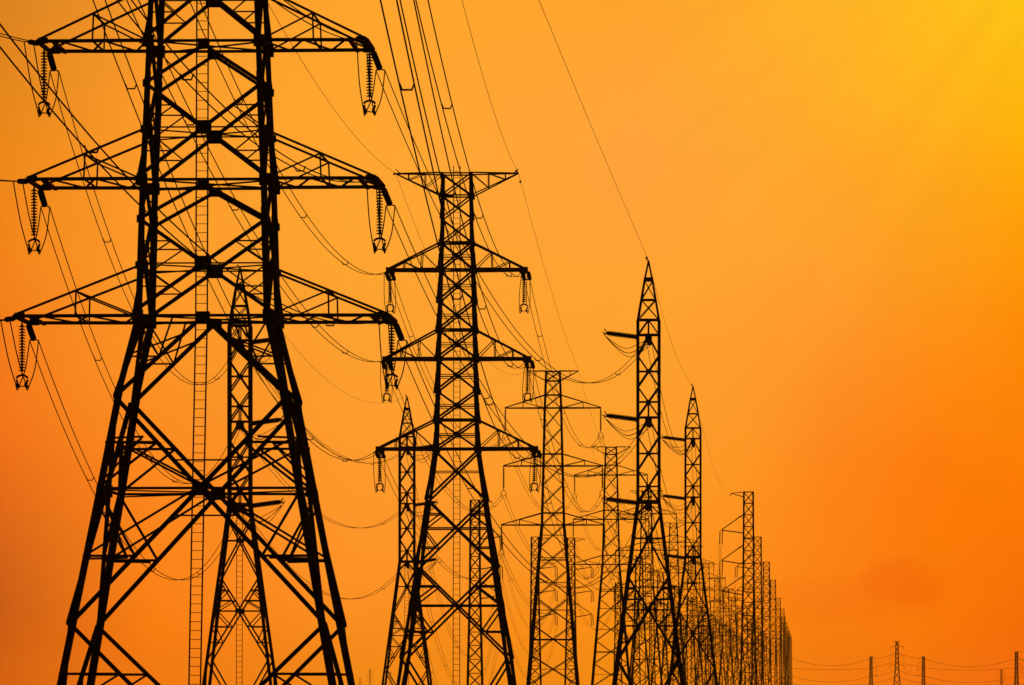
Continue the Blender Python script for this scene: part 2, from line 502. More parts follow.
# ------------------------------------------------------------------ pointed strain masts (post insulators on one side)
DB = 516.0; SB = F / DB
def pointed_mast(base, label, side):
    Z = zs(SB)
    T = Lattice([(0, 3.1), (Z(685), 2.66), (Z(503), .83), (Z(320.5), .83), (Z(300), .56), (Z(280), .30)])
    root = empty('pointed_mast', base, label, 'pylon', GP)
    T.legs([(0, .24), (Z(503), .2), (Z(320.5), .15), (Z(280), .13)], angle=False)
    T.v(Z(715), Z(660), .12); T.v(Z(716), .02, .12)
    T.x(Z(660), Z(577), .12, red=3, rw=.08, plate=.4); T.x(Z(577), Z(515), .12, red=1, rw=.09, plate=.4)
    T.v(Z(503), Z(515), .1)
    zl = [503, 470, 437]
    for a, b in zip(zl, zl[1:]): T.x(Z(a), Z(b), .115, red=1, rw=.08, plate=.34)
    T.v(Z(418), Z(437), .13)
    zl = [417, 387, 356]
    for a, b in zip(zl, zl[1:]): T.x(Z(a), Z(b), .115, red=1, rw=.08, plate=.34)
    T.v(Z(336), Z(356), .13)
    for a, b in ((320, 335), (402, 417), (486, 501)):
        T.v(Z(a), Z(b), .08)
        for f in (0, 2): T.face[f].bar(T.mid(f, Z(a)), T.mid(f, Z(b)), .1)
    T.x(Z(320), Z(300), .07); T.x(Z(300), Z(281), .07)
    for y in (503, 501, 417.5, 335, 320, 300): T.h(Z(y), .13)
    T.make(root)
    m = MB()
    for i in range(4): m.bar(T.c(i, Z(280)), (0, 0, Z(261)), .13)
    m.quad_bar(Vector((0, 0, Z(281.5))), Vector((0, 0, Z(277.5))), Vector((1, 0, 0)), Vector((0, 1, 0)), .36, .36)
    m.bar((0, 0, Z(261.5)), (-.22, 0, Z(258)), .09)
    m.build('peak', STEEL, root)
    m = MB()
    def lpb(z, x): return Vector((x, -T.hw(z) * .3, z))
    for sx in (-.23, .23): m.bar(lpb(.4, sx), lpb(Z(503), sx), .05, up=(0, 1, 0))
    z = .6
    while z < Z(503):
        m.bar(lpb(z, -.23), lpb(z, .23), .03, up=(0, 1, 0)); z += .42
    m.build('ladder', STEEL, root)
    lev = []
    for y in (335, 417.5, 501):
        z = Z(y); a = Vector((side * .83, 0, z - .16)); b = Vector((side * 3.25, 0, z + .16))
        m = MB(); m.string(a, b, 24, .2, .15, 8)
        p = m.build('post_insulator', PORC, root)
        m = MB()
        m.bar(b, b + Vector((side * .18, 0, .32)), .08); m.bar(b, b + Vector((side * .25, 0, -.18)), .09); m.bar(b + Vector((side * .12, 0, -.05)), b + Vector((side * .34, -.1, .05)), .07)
        m.build('clamp', STEEL, p)
        m = MB(); m.bar((-.83, 0, z), (.83, 0, z), .16); m.bar((0, -.83, z), (0, .83, z), .2)
        m.plate((0, -.84, z - .2), (0, 1, 0), .5, .5, .08); m.plate((0, .84, z - .2), (0, 1, 0), .5, .5, .08)
        m.build('strain_beam', STEEL, root)
        lev.append((p, loc2w(base, (0, -.9, z - .3)), loc2w(base, (0, .9, z - .3)), loc2w(base, b + Vector((side * .1, 0, -.2)))))
    return dict(root=root, base=base, lev=lev, top=loc2w(base, (0, 0, Z(260))), side=side)
def base_at(px, D):
    b = at(px, 0, D); b.z = 0; return b
MB0 = pointed_mast(base_at(240, 524.), 'pointed mast seen through the open base of the huge near pylon', 1)
MB1 = pointed_mast(base_at(407, 752.), 'pointed mast half hidden by left legs of the slender T-topped pylon', 1)
MB2 = pointed_mast(base_at(648.5, DB), 'tallest pointed mast, with three thick arms on its left', -1)
MB3 = pointed_mast(base_at(693, 727.), 'smaller pointed mast standing right beside the tallest pointed mast', -1)

# ------------------------------------------------------------------ far half towers with arms on one side
DR = 1256.0; SR = F / DR
def half_tower(base, label, side):
    Z = zs(SR)
    T = Lattice([(0, 1.55), (Z(685), 1.45), (Z(580), 1.0), (Z(492), .87)])
    root = empty('half_pylon', base, label, 'pylon', GP)
    T.legs([(0, .34), (Z(580), .32), (Z(492), .27)], angle=False)
    y = 492.0
    while y < 712:
        y2 = min(y + 11.3 + (y - 492) * .02, 714)
        T.x(Z(y2), Z(y), .14); T.h(Z(y), .15); y = y2
    T.make(root)
    tips = []
    m = MB()
    for sy in (-1, 1):
        t = Vector((side * 3.3, sy * .1, Z(493.2)))
        m.bar((side * .87, sy * .87, Z(492)), t, .1); m.bar((side * .87, sy * .87, Z(497)), t, .12)
    m.bar((side * 3.3, 0, Z(493)), (side * 3.4, 0, Z(496)), .12)
    m.build('earth_wire_arm', STEEL, root)
    for yt, ya, yr in ((514, 530, 533), (544.5, 560.5, 564), (575.5, 591, 595)):
        m = MB(); t = Vector((side * 5.15, 0, Z(ya)))
        for sy in (-1, 1):
            m.bar((side * .9, sy * .9, Z(yt)), t, .15); m.bar((side * .95, sy * .95, Z(yr)), t, .18)
        m.bar(Vector((side * 1.9, 0, Z(yt + 2))), Vector((side * .9, 0, Z(yt + 4))), .1)
        a = m.build('crossarm', STEEL, root)
        m = MB(); m.string(t + Vector((side * .25, 0, -.05)), t + Vector((side * .35, 0, -2.9)), 12, .14, .05, 6); m.string(t + Vector((-side * .25, 0, -.05)), t + Vector((-side * .1, 0, -2.9)), 12, .12, .05, 6)
        m.build('insulator_string', PORC, a)
        tips.append(t + Vector((side * .3, 0, -3.0)))
    return root, tips, Vector((side * 3.35, 0, Z(495)))
def row_px(lat, D): return VPX - lat * F / D
R1 , tipsR, topR = half_tower(base_at(748.5, 1256.), 'one-sided pylon at the front of the receding right-hand row, tallest of them', -1)
L1 , tipsL, topL = half_tower(base_at(475, 1309.), 'one-sided pylon seen between the legs of the slender T-topped pylon', 1)
R1['group'] = L1['group'] = GP

def place(proto, px, D, label, group=GP, s=1.0):
    c = copy_tree(proto); c.location = base_at(px, D); c['label'] = label; c['group'] = group
    if s != 1.0: c.scale = (s, s, s)
    return c
A4 = place(sus, 611, 1016., 'suspension pylon just left of the tallest pointed mast, its top arm level with wires')
A5 = place(sus, 646.5, 1238., 'pale suspension pylon directly behind the tallest pointed mast')
A6 = place(sus, 673.5, 1472., 'pale suspension pylon in the gap between the two right pointed masts')
farlabel = 'distant suspension pylon in the dense hazy cluster behind the right pointed masts'
Afar = []
D = 1707.
while D < 2300:
    Afar.append(place(sus, row_px(30.2, D), D, farlabel)); D += 235
ordn = ['second', 'third', 'fourth', 'fifth', 'sixth']
Rs = []
for k, (px, D) in enumerate(((757.5, 1621.), (766.3, 1933.), (773, 2243.), (778.2, 2673.), (782.2, 3027.))):
    Rs.append(place(R1, px, D, ordn[k] + ' one-sided pylon from the front of the stepped right-hand row'))
Ls = [place(L1, 535, 1621., 'one-sided pylon peeking out left of the thinner suspension pylon'),
      place(L1, 571, 1630., 'one-sided pylon peeking out right of the thinner suspension pylon')]

# beyond 2 km: the same towers with fewer members, one mesh each
def far_mesh(kind, fat=1.):
    m = MB()
    if kind == 'sus':
        Z = zs(S3); prof = T3
        ys = [713, 660, 610, 565, 525, 495, 466, 437, 408, 371]
        wl, wd = .36 * fat, .18 * fat
    else:
        Z = zs(SR); prof = Lattice([(0, 1.55), (Z(685), 1.45), (Z(580), 1.0), (Z(492), .87)])
        ys = [712, 690, 668, 647, 627, 608, 590, 573, 556, 540, 524, 508, 492]; wl, wd = .36 * fat, .19 * fat
    for a, b in zip(ys, ys[1:]):
        for i in range(4):
            m.bar(prof.c(i, Z(a)), prof.c(i, Z(b)), wl, up=(0, 1, 0))
            m.bar(prof.c(i, Z(a)), prof.c(i+1, Z(b)), wd, up=NRM[i])
            m.bar(prof.c(i+1, Z(a)), prof.c(i, Z(b)), wd, up=NRM[i])
        if kind == 'half':
            for i in range(4): m.bar(prof.c(i, Z(b)), prof.c(i+1, Z(b)), wd, up=NRM[i])
    for i in range(4): m.bar(prof.c(i, Z(ys[0])), prof.c(i, 0), wl)
    if kind == 'sus':
        for ya, yt, L in ((408, 395, 5.65), (466, 454, 5.85), (525, 513, 6.1), (371, 381, 3.0)):
            for sd in (-1, 1):
                for sy in (-1, 1):
                    t = Vector((sd * L, sy * .1, Z(ya)))
                    m.bar(Vector((sd * prof.hw(Z(ya)), sy * prof.hw(Z(ya)), Z(ya))), t, .17); m.bar(Vector((sd * prof.hw(Z(yt)), sy * prof.hw(Z(yt)), Z(yt))), t, .14)
                if L > 4: m.bar((sd * L, 0, Z(ya)), (sd * L, 0, Z(ya) - 3.2), .2)
    else:
        for yt, ya, yr in ((514, 530, 533), (544.5, 560.5, 564), (575.5, 591, 595), (492, 493, 497)):
            L = 5.15 if yt > 500 else 3.3
            t = Vector((-L, 0, Z(ya)))
            for sy in (-1, 1):
                m.bar((-.9, sy * .9, Z(yt)), t, .15); m.bar((-.95, sy * .95, Z(yr)), t, .17)
            if L > 4: m.bar(t, t + Vector((0, 0, -3)), .22)
    return m
def far_single(name, me_obj, px, D, label, group=GP, s=1., flip=False, wide=1.):
    o = me_obj if me_obj.get('label') is None else me_obj.copy()
    if o.name not in COL.objects: COL.objects.link(o)
    o.location = base_at(px, D); o.rotation_euler = (0, 0, -TH + (math.pi if flip else 0)); o.scale = (s * wide, s * wide, s)
    o['label'] = label; o['category'] = 'pylon'; o['group'] = group
    return o
fs = far_mesh('sus').build('distant_pylon', STEEL)
fh = far_mesh('half').build('distant_half_pylon', STEEL)
D = 2412.
while D < 4700:
    far_single('s', fs, row_px(30.2, D), D, farlabel); D += 235
hl = 'tiny one-sided pylon in the dense far end of the right-hand row'
for D in (3330., 3600., 3860., 4110., 4340., 4560.):
    far_single('h', fh, row_px(12.9, D), D, hl)
ll = 'distant one-sided pylon of the left row, lost in the hazy cluster behind the pointed masts'
D = 2300.
while D < 4700:
    far_single('h', fh, row_px(66.5, D), D, ll, flip=True); D += 250
ml = 'distant pylon among the crowded lattice behind the pale suspension pylons'
D = 1830.
while D < 4700:
    far_single('s', fs, row_px(47., D), D, ml); D += 262
# the far group at the right edge and the faint ones at the left
GF = 'faint pylons on the far skyline'
fs2 = far_mesh('sus', 2.3).build('distant_pylon', STEEL); fh2 = far_mesh('half', 2.6).build('distant_half_pylon', STEEL)
far_single('s', fs2, 897, 4886., 'faint double-sided pylon between two short posts on the far right skyline', GF, wide=.88)
far_single('h', fh2, 871, 4886., 'faint short one-sided pylon left of the double-sided pylon on the right skyline', GF, .72, True, wide=1.15)
far_single('h', fh2, 923.5, 4886., 'faint short one-sided pylon right of the double-sided pylon on the right skyline', GF, .72, wide=1.15)
far_single('h', fh2, 1016.5, 4700., 'faint one-sided pylon nearest the right edge of the skyline', GF, .78, True, wide=1.15)
far_single('s', fs2, 1001.5, 5600., 'smallest faint pylon on the right skyline, just left of the edge pylon', GF, .56)
for px, D, s in ((360, 8600., .55), (370, 8200., .78), (390.5, 8400., .72)):
    far_single('s', fs, px, D, 'ghostly faint pylon low on the skyline between the near pylon and the slender one', GF, s)

# ------------------------------------------------------------------ conductors
G0 = 'twin conductor spans'
SIDE = {-1: 'left', 1: 'right'}; LEVEL = ['top', 'middle', 'lowest']

def jumper(pairF, pairR, low, base, parent, dx=.22, top_pull=.0):
    """two slack cables from the front yoke under the jumper string to the rear yoke"""
    for k in (0, 1):
        f, r = pairF[k], pairR[k]
        o = Vector(((k - .5) * 2 * dx, 0, 0))
        l1 = low + o + Vector((-.05, -.35, .12)); l2 = low + o + Vector((.05, .35, .0)); l0 = low + o + Vector((0, 0, -.16))
        pf = f * .4 + l1 * .6 + Vector((-.06, 0, -.0)); pr = r * .45 + l2 * .55 + Vector((.07, 0, -.15))
        pts = [w2loc(base, p) for p in (f, pf, l1, l0, l2, pr, r)]
        m = MB(); m.tube(catmull(pts, 7), .027, 5); m.build('jumper_cable', CABLE, parent)

def hang_string(base, parent, a, L, nd=16, rd=.15, hw=.26):
    b = a + Vector((0, 0, -L))
    m = MB(); m.string(a, b, nd, rd, .03)
    s = m.build('insulator_string', PORC, parent)
    m = MB()
    arc = [b + Vector((math.sin(t) * hw, 0, -(1 - math.cos(t)) * hw * .7)) for t in [i * math.pi / 12 - math.pi / 2.4 for i in range(11)]]
    m.tube(arc, .05, 5)
    for sx in (-1, 1):
        m.bar(b + Vector((sx * hw * .95, 0, -.18)), b + Vector((sx * hw * .62, 0, -.5)), .085)
        m.bar(b + Vector((sx * hw * .7, -.3, -.42)), b + Vector((sx * hw * .7, .3, -.5)), .11)
    m.bar(b + Vector((-hw * .6, 0, -.46)), b + Vector((hw * .6, 0, -.5)), .045)
    m.build('jumper_yoke', STEEL, s)
    return loc2w(base, b + Vector((0, 0, -.48)))

class Fit(Curve):
    """cable from P towards the viewer fixed by two sighted points"""
    def __init__(s, P, c, thr, Dend):
        lat = VPX_lat(P); d = P.y - Dend
        la = lat - c * d
        Q = Vector(((VPX - la * F / Dend - CX) / F * Dend, Dend, 0))
        s.P, s.Q = Vector(P), Q; s.d = s.Q - s.P; s.len = math.hypot(s.d.x, s.d.y); s.sag = 0
        rows = []
        for px, py in thr:
            t = s.t_at(px); Y = P.y + t * s.d.y
            rows.append((t, HC + (YH - py) / F * Y - P.z))
        (t1, z1), (t2, z2) = rows
        det = t1 * t2 * t2 - t2 * t1 * t1
        a = (z1 * t2 * t2 - z2 * t1 * t1) / det; b = (t1 * z2 - t2 * z1) / det
        s.Q.z = P.z + a + b; s.d = s.Q - s.P; s.sag = b / 4
        print('fit', thr, 'sag', round(s.sag, 2), 'endz', round(s.Q.z, 2))
def VPX_lat(P): return ((VPX - CX) / F * P.y - P.x)
IL = 3.3
tens_P = []
# big pylon: towards the viewer (off to the left) and away to the pointed masts
front_through = {(1, 1): (184, 78), (2, 1): (92, 158), (0, 1): (303, 17)}
rear_through = {(0, -1): (205, 384), (1, -1): (195, 483), (2, -1): (179, 580), (0, 1): (590, 383), (1, 1): (580, 477), (2, 1): (586, 586)}
rear_sp = {(0, -1): (107, 217), (1, -1): (98, 150, 175), (2, -1): (90, 152, 200), (0, 1): (538, 618), (1, 1): (486, 560, 618), (2, 1): (470, 545, 610)}
front_sp = {(2, 1): (92, 202, 330), (1, 1): (80, 187, 300), (0, 1): (200,)}
for (k, side), (arm, fp, rp, mp) in arms1.items():
    P = loc2w(B1_, fp)
    lat = w2loc(Vector((0, 0, 0)), P).x
    Q = loc2w(Vector((0, 0, 0)), (lat, 98., P.z - (0 if side < 0 else 0)))
    cf = Curve(P, Q, sag=3.6) if (k, side) not in front_through else Curve(P, Q, through=front_through[(k, side)])
    if (k, side) == (2, 1): cf = Fit(P, 0.0, ((39, 85), (202, 255)), 98.)
    if (k, side) == (1, 1): cf = Fit(P, 0.0, ((124, 0), (188.5, 77)), 98.)
    print('front1', k, side, 'sag', round(cf.sag, 2))
    if not 0 < cf.sag < 12: cf = Curve(P, Q, sag=3.6)
    power_line(cf, 'near twin conductors arriving from upper left at the %s %s arm of the huge pylon' % (LEVEL[k], SIDE[side]), insP=IL, spx=front_sp.get((k, side), ()), group=G0, n=70)
    M = MB0 if side < 0 else MB2
    lev = M['lev'][k]
    cr = Curve(loc2w(B1_, rp), lev[1], through=rear_through[(k, side)])
    print('rear1', k, side, 'sag', round(cr.sag, 2))
    power_line(cr, 'twin conductors sagging from the %s %s arm of the huge pylon to a pointed mast' % (LEVEL[k], SIDE[side]), insP=IL, insQ=2.7, spx=rear_sp[(k, side)], group=G0, n=80)
    yf = strain_set(cf, 0, IL, B1_, arm, nd=19, rd=.12); yr = strain_set(cr, 0, IL, B1_, arm, nd=19, rd=.15)
    low = hang_string(B1_, arm, mp, 2.35)
    # cf runs toward the viewer so its sides are swapped
    jumper((yf[1], yf[0]), yr, low, B1_, arm)
    M.setdefault('in', {})[k] = strain_set(cr, 1, 2.7, M['base'], lev[0], nd=13, rd=.19)

# pointed masts: on to the next mast
next_through = {0: (375, 463), 1: (362, 528), 2: (350, 599)}
sagB = {}
for k in range(3):
    cv = Curve(MB0['lev'][k][2], MB1['lev'][k][1], through=next_through[k]); sagB[k] = cv.sag
    print('B0-B1', k, 'sag', round(cv.sag, 2))
    power_line(cv, 'twin conductors hanging between the two left pointed masts, %s of three' % LEVEL[k], insP=2.7, insQ=2.7, group=G0, spx=((340, 372), (297, 383), (287, 383))[k])
    MB0.setdefault('out', {})[k] = strain_set(cv, 0, 2.7, MB0['base'], MB0['lev'][k][0], nd=13, rd=.19)
    MB1.setdefault('in', {})[k] = strain_set(cv, 1, 2.7, MB1['base'], MB1['lev'][k][0], nd=13, rd=.19)
    cv = Curve(MB2['lev'][k][2], MB3['lev'][k][1], sag=sagB[k] * .95)
    power_line(cv, 'twin conductors hanging between the two right pointed masts, %s of three' % LEVEL[k], insP=2.7, insQ=2.7, group=G0)
    MB2.setdefault('out', {})[k] = strain_set(cv, 0, 2.7, MB2['base'], MB2['lev'][k][0], nd=13, rd=.19)
    MB3.setdefault('in', {})[k] = strain_set(cv, 1, 2.7, MB3['base'], MB3['lev'][k][0], nd=13, rd=.19)
    cv = Curve(MB3['lev'][k][2], loc2w(R1.location, tipsR[k]), sag=22)
    power_line(cv, 'twin conductors from the smaller right pointed mast to the %s arm of right-hand row' % LEVEL[k], insP=2.7, group=G0)
    MB3.setdefault('out', {})[k] = strain_set(cv, 0, 2.7, MB3['base'], MB3['lev'][k][0], nd=13, rd=.19)
    cv = Curve(MB1['lev'][k][2], loc2w(L1.location, tipsL[k]), sag=22)
    power_line(cv, 'twin conductors from half-hidden pointed mast to the %s arm beyond the slender pylon' % LEVEL[k], insP=2.7, group=G0)
    MB1.setdefault('out', {})[k] = strain_set(cv, 0, 2.7, MB1['base'], MB1['lev'][k][0], nd=13, rd=.19)
for M in (MB0, MB1, MB2, MB3):
    for k in range(3):
        post, a, b, tip = M['lev'][k]
        for j in (0, 1):
            yi, yo = M['in'][k][j], M['out'][k][j]
            tp = tip + Vector((0, (j - .5) * .3, -.05))
            def dip(p, q, d): return (p + q) / 2 + Vector((0, 0, -d))
            pts = [yi, dip(yi, tp, .75 + .35 * j), tp, dip(tp, yo, 1.0 + .3 * j), yo]
            m = MB(); m.tube([w2loc(M['base'], p) for p in catmull(pts, 8)], .024, 5); m.build('jumper_cable', CABLE, post)

# slender pylon: front conductors come down from high above the viewer, rear ones run on to the suspension pylon
fit2 = {(0, 1): ((447, 105), (509, 274)), (1, 1): ((407, 0), (510, 364)), (2, 1): ((407, 85), (518.5, 457)),
        (0, -1): ((239, 100), (303, 215)), (1, -1): ((235, 207), (320, 330)), (2, -1): ((131, 85), (202, 256))}
sp2 = {(0, 1): (447, 479, 509), (1, 1): (450, 482, 510), (2, 1): (407, 457, 489, 517), (0, -1): (239, 303, 345), (1, -1): (190, 235, 315, 345), (2, -1): (131, 202, 310, 345)}
rear2 = {}
for (k, side), (arm, fp, rp, mp) in arms2.items():
    cf = Fit(loc2w(B2_, fp), .03, fit2[(k, side)], 110.)
    power_line(cf, 'twin conductors dropping from above to the %s %s arm of the slender T-topped pylon' % (LEVEL[k], SIDE[side]), insP=3.0, spx=sp2[(k, side)], group=G0, n=90)
    tip = loc2w(B3_, tips3[(k, side)])
    if (k, side) == (0, 1):
        cr = Curve(loc2w(B2_, rp), tip, through=(580, 444)); rsag = cr.sag; print('A2-A3 sag', rsag)
    else: cr = None
    rear2[(k, side)] = (cr, rp, tip, cf, arm, mp)
for (k, side), (cr, rp, tip, cf, arm, mp) in rear2.items():
    cr = cr or Curve(loc2w(B2_, rp), tip, sag=rsag)
    power_line(cr, 'twin conductors from the %s %s arm of the slender pylon to the suspension pylon' % (LEVEL[k], SIDE[side]), insP=3.9, group=G0)
    yf = strain_set(cf, 0, 3.0, B2_, arm, nd=16, rd=.15, gap=.0); yr = strain_set(cr, 0, 3.9, B2_, arm, nd=16, rd=.15, gap=.42)
    low = hang_string(B2_, arm, mp, 2.35, nd=15, rd=.15, hw=.28)
    jumper((yf[1], yf[0]), yr, low, B2_, arm, dx=.28)
prev = (B3_, 'thinner suspension pylon to the one beside the tallest mast')
chain = [(B3_, A4.location.copy(), 'between the thinner suspension pylon and the next one'), (A4.location.copy(), A5.location.copy(), 'behind the tallest pointed mast'),
         (A5.location.copy(), A6.location.copy(), 'between the two pale suspension pylons behind the masts')]
for a, b, txt in chain:
    for (k, side) in [(k, s) for k in range(3) for s in (-1, 1)]:
        cv = Curve(loc2w(a, tips3[(k, side)]), loc2w(b, tips3[(k, side)]), sag=rsag * 1.0)
        power_line(cv, 'thin twin conductors at %s %s level %s' % (LEVEL[k], SIDE[side], txt), group=G0, n=40)
for k in range(3):
    a, b = R1.location.copy(), Rs[0].location.copy()
    power_line(Curve(loc2w(a, tipsR[k]), loc2w(b, tipsR[k]), sag=16), 'thin far conductors on the %s arms of the stepped right-hand row' % LEVEL[k], group=G0, n=36)
    a, b = L1.location.copy(), Ls[0].location.copy()
    power_line(Curve(loc2w(a, tipsL[k]), loc2w(b, tipsL[k]), sag=14), 'thin far conductors on the %s arms of one-sided pylons behind the slender pylon' % LEVEL[k], group=G0, n=36)
# conductors between the far skyline pylons
GS = 'faint wires on the far right skyline'
for k, (ya, sg) in enumerate(((656, 6.5), (666, 1.5), (674, 5.), (681, 3.5))):
    for a, b, txt in ((791, 871, 'left of the two short posts'), (871, 897, 'between left short post and double-sided pylon'), (897, 923.5, 'between double-sided pylon and right short post'), (923.5, 1016.5, 'between right short post and edge pylon'), (1016.5, 1060, 'running out of the right edge')):
        y2 = ya - (7 if a == 897 else 0); y3 = ya - (7 if b == 897 else 0)
        cv = Curve(at(a, y2 + 2, 4886.), at(b, y3 + 2, 4886.), sag=sg * min(1., (b - a) / 90))
        power_line(cv, 'faint %s wires %s, right skyline' % (('top', 'second', 'third', 'lowest')[k], txt), group=GS, n=24, r=.10, half=.35, spx=(-9999,), pair=True)

# ------------------------------------------------------------------ earth wires
GE = 'thin earth wires'
def earth(cv, label, damp=()):
    o = power_line(cv, label, pair=False, group=GE, r=.013, n=60, name='earth_wire', cat='earth wire')
    base = Vector(o.location); d = cv.d.normalized()
    for t in damp:
        m = MB(); c = cv.pt(t) - base + Vector((0, 0, -.12))
        m.bar(c - d * .25, c + d * .25, .05); m.bar(c - d * .3, c - d * .16, .13); m.bar(c + d * .3, c + d * .16, .13)
        m.build('damper', CABLE, o)
earth(Fit(MB2['top'], 0.0, ((567, 68), (600, 147)), 150.), 'earth wire falling from the top of the frame to the tallest pointed mast', (.015,))
earth(Fit(tops2[1], .03, ((462, 0), (484.6, 82)), 150.), 'faint earth wire falling to the right end of the T-shaped top', (.012, .03))
earth(Fit(tops2[-1], .03, ((300, 58), (350, 130)), 200.), 'faint earth wire reaching the left end of the T-shaped top', (.012,))
earth(Curve(tops2[1], loc2w(B3_, tips3[('e', 1)]), through=(548, 280)), 'faint earth wire from the T-shaped top down to the right of the suspension pylon', (.02,))
earth(Curve(tops2[-1], loc2w(B3_, tips3[('e', -1)]), sag=5.), 'faint earth wire from the left T-shaped end to the suspension pylon')
earth(Curve(MB0['top'], MB1['top'], through=(320, 374)), 'faint earth wire sagging between the two left pointed masts')
earth(Curve(MB2['top'], MB3['top'], through=(670, 338)), 'faint earth wire between the two right pointed masts', (.02,))
earth(Curve(MB3['top'], loc2w(R1.location, topR), through=(709, 452)), 'faint earth wire from the smaller pointed mast to the right-hand row')
for a, b, t in ((B3_, A4.location.copy(), 'first two'), (A4.location.copy(), A5.location.copy(), 'next two')):
    for sd in (-1, 1):
        earth(Curve(loc2w(a, tips3[('e', sd)]), loc2w(b, tips3[('e', sd)]), sag=5.), 'faint %s earth wire along the tops of the %s suspension pylons' % (SIDE[sd], t))

# ------------------------------------------------------------------ ground, haze, sky, sun
m, N, L, b = new_mat('dry_grass')
tc = N.new('ShaderNodeTexCoord'); n1 = N.new('ShaderNodeTexNoise'); n1.inputs['Scale'].default_value = .05; n1.inputs['Detail'].default_value = 8
L.new(tc.outputs['Object'], n1.inputs['Vector'])
r = N.new('ShaderNodeValToRGB'); r.color_ramp.elements[0].color = (.035, .04, .015, 1); r.color_ramp.elements[1].color = (.09, .07, .03, 1)
L.new(n1.outputs['Fac'], r.inputs['Fac']); L.new(r.outputs['Color'], b.inputs['Base Color']); b.inputs['Roughness'].default_value = .9
g = MB(); nx = 12
g.v = [Vector((-4000, -600, 0)), Vector((4000, -600, 0)), Vector((4000, 12000, 0)), Vector((-4000, 12000, 0))]; g.f = [(0, 1, 2, 3)]
go = g.build('ground', m); go['kind'] = 'structure'

HAZE = 0.00002
m = bpy.data.materials.new('haze_air'); m.use_nodes = True
N, L = m.node_tree.nodes, m.node_tree.links
for n_ in list(N):
    if n_.type != 'OUTPUT_MATERIAL': N.remove(n_)
out = [n_ for n_ in N if n_.type == 'OUTPUT_MATERIAL'][0]
pv = N.new('ShaderNodeVolumePrincipled'); pv.inputs['Density'].default_value = HAZE; pv.inputs['Color'].default_value = (.95, .72, .3, 1); pv.inputs['Anisotropy'].default_value = .3
L.new(pv.outputs['Volume'], out.inputs['Volume'])
hz = MB(); hz.quad_bar(Vector((0, 5700, -1)), Vector((0, 5700, 62)), Vector((1, 0, 0)), Vector((0, 1, 0)), 4100, 6400)
ho = hz.build('haze', m); ho['kind'] = 'stuff'

SUN_AZ, SUN_EL = R(6.5), R(9.0)
w = bpy.data.worlds.new('World'); scene.world = w; w.use_nodes = True
N, L = w.node_tree.nodes, w.node_tree.links
bg = N['Background']
def math_node(op, a, b=None, c=None, clamp=False):
    n = N.new('ShaderNodeMath'); n.operation = op; n.use_clamp = clamp
    for i, x in enumerate((a, b, c)):
        if x is None: continue
        if isinstance(x, (int, float)): n.inputs[i].default_value = x
        else: L.new(x, n.inputs[i])
    return n.outputs[0]
tc = N.new('ShaderNodeTexCoord'); sep = N.new('ShaderNodeSeparateXYZ'); L.new(tc.outputs['Generated'], sep.inputs[0])
az = math_node('ARCTAN2', sep.outputs['X'], sep.outputs['Y'])            # 0 = view north
el = math_node('ARCSINE', sep.outputs['Z'])
# evening sky by bearing and elevation (sRGB values of the sunset, low to high)
XS = [5, 150, 350, 640, 740, 830, 925, 1015]
YS = [690, 600, 450, 300, 150, 10]
SKY = {
 5:   [(210, 98, 17), (205, 95, 22), (238, 114, 25), (242, 128, 27), (237, 136, 26), (220, 131, 32)],
 150: [(246, 122, 18), (250, 128, 22), (252, 138, 32), (253, 152, 40), (252, 155, 42), (245, 150, 40)],
 350: [(255, 138, 25), (255, 144, 36), (255, 155, 45), (255, 162, 48), (255, 166, 48), (255, 165, 45)],
 640: [(255, 138, 18), (255, 145, 25), (255, 158, 42), (255, 162, 48), (255, 163, 58), (255, 164, 46)],
 830: [(254, 122, 5), (255, 122, 18), (255, 135, 28), (255, 156, 44), (255, 168, 40), (255, 178, 38)],
 740: [(255, 133, 12), (255, 137, 22), (255, 151, 38), (255, 160, 46), (255, 166, 50), (255, 171, 42)],
 925: [(249, 116, 2), (249, 114, 8), (255, 127, 14), (255, 150, 26), (255, 173, 30), (255, 187, 28)],
 1015: [(242, 110, 0), (246, 112, 0), (252, 128, 5), (255, 145, 0), (255, 174, 0), (255, 195, 22)],
}
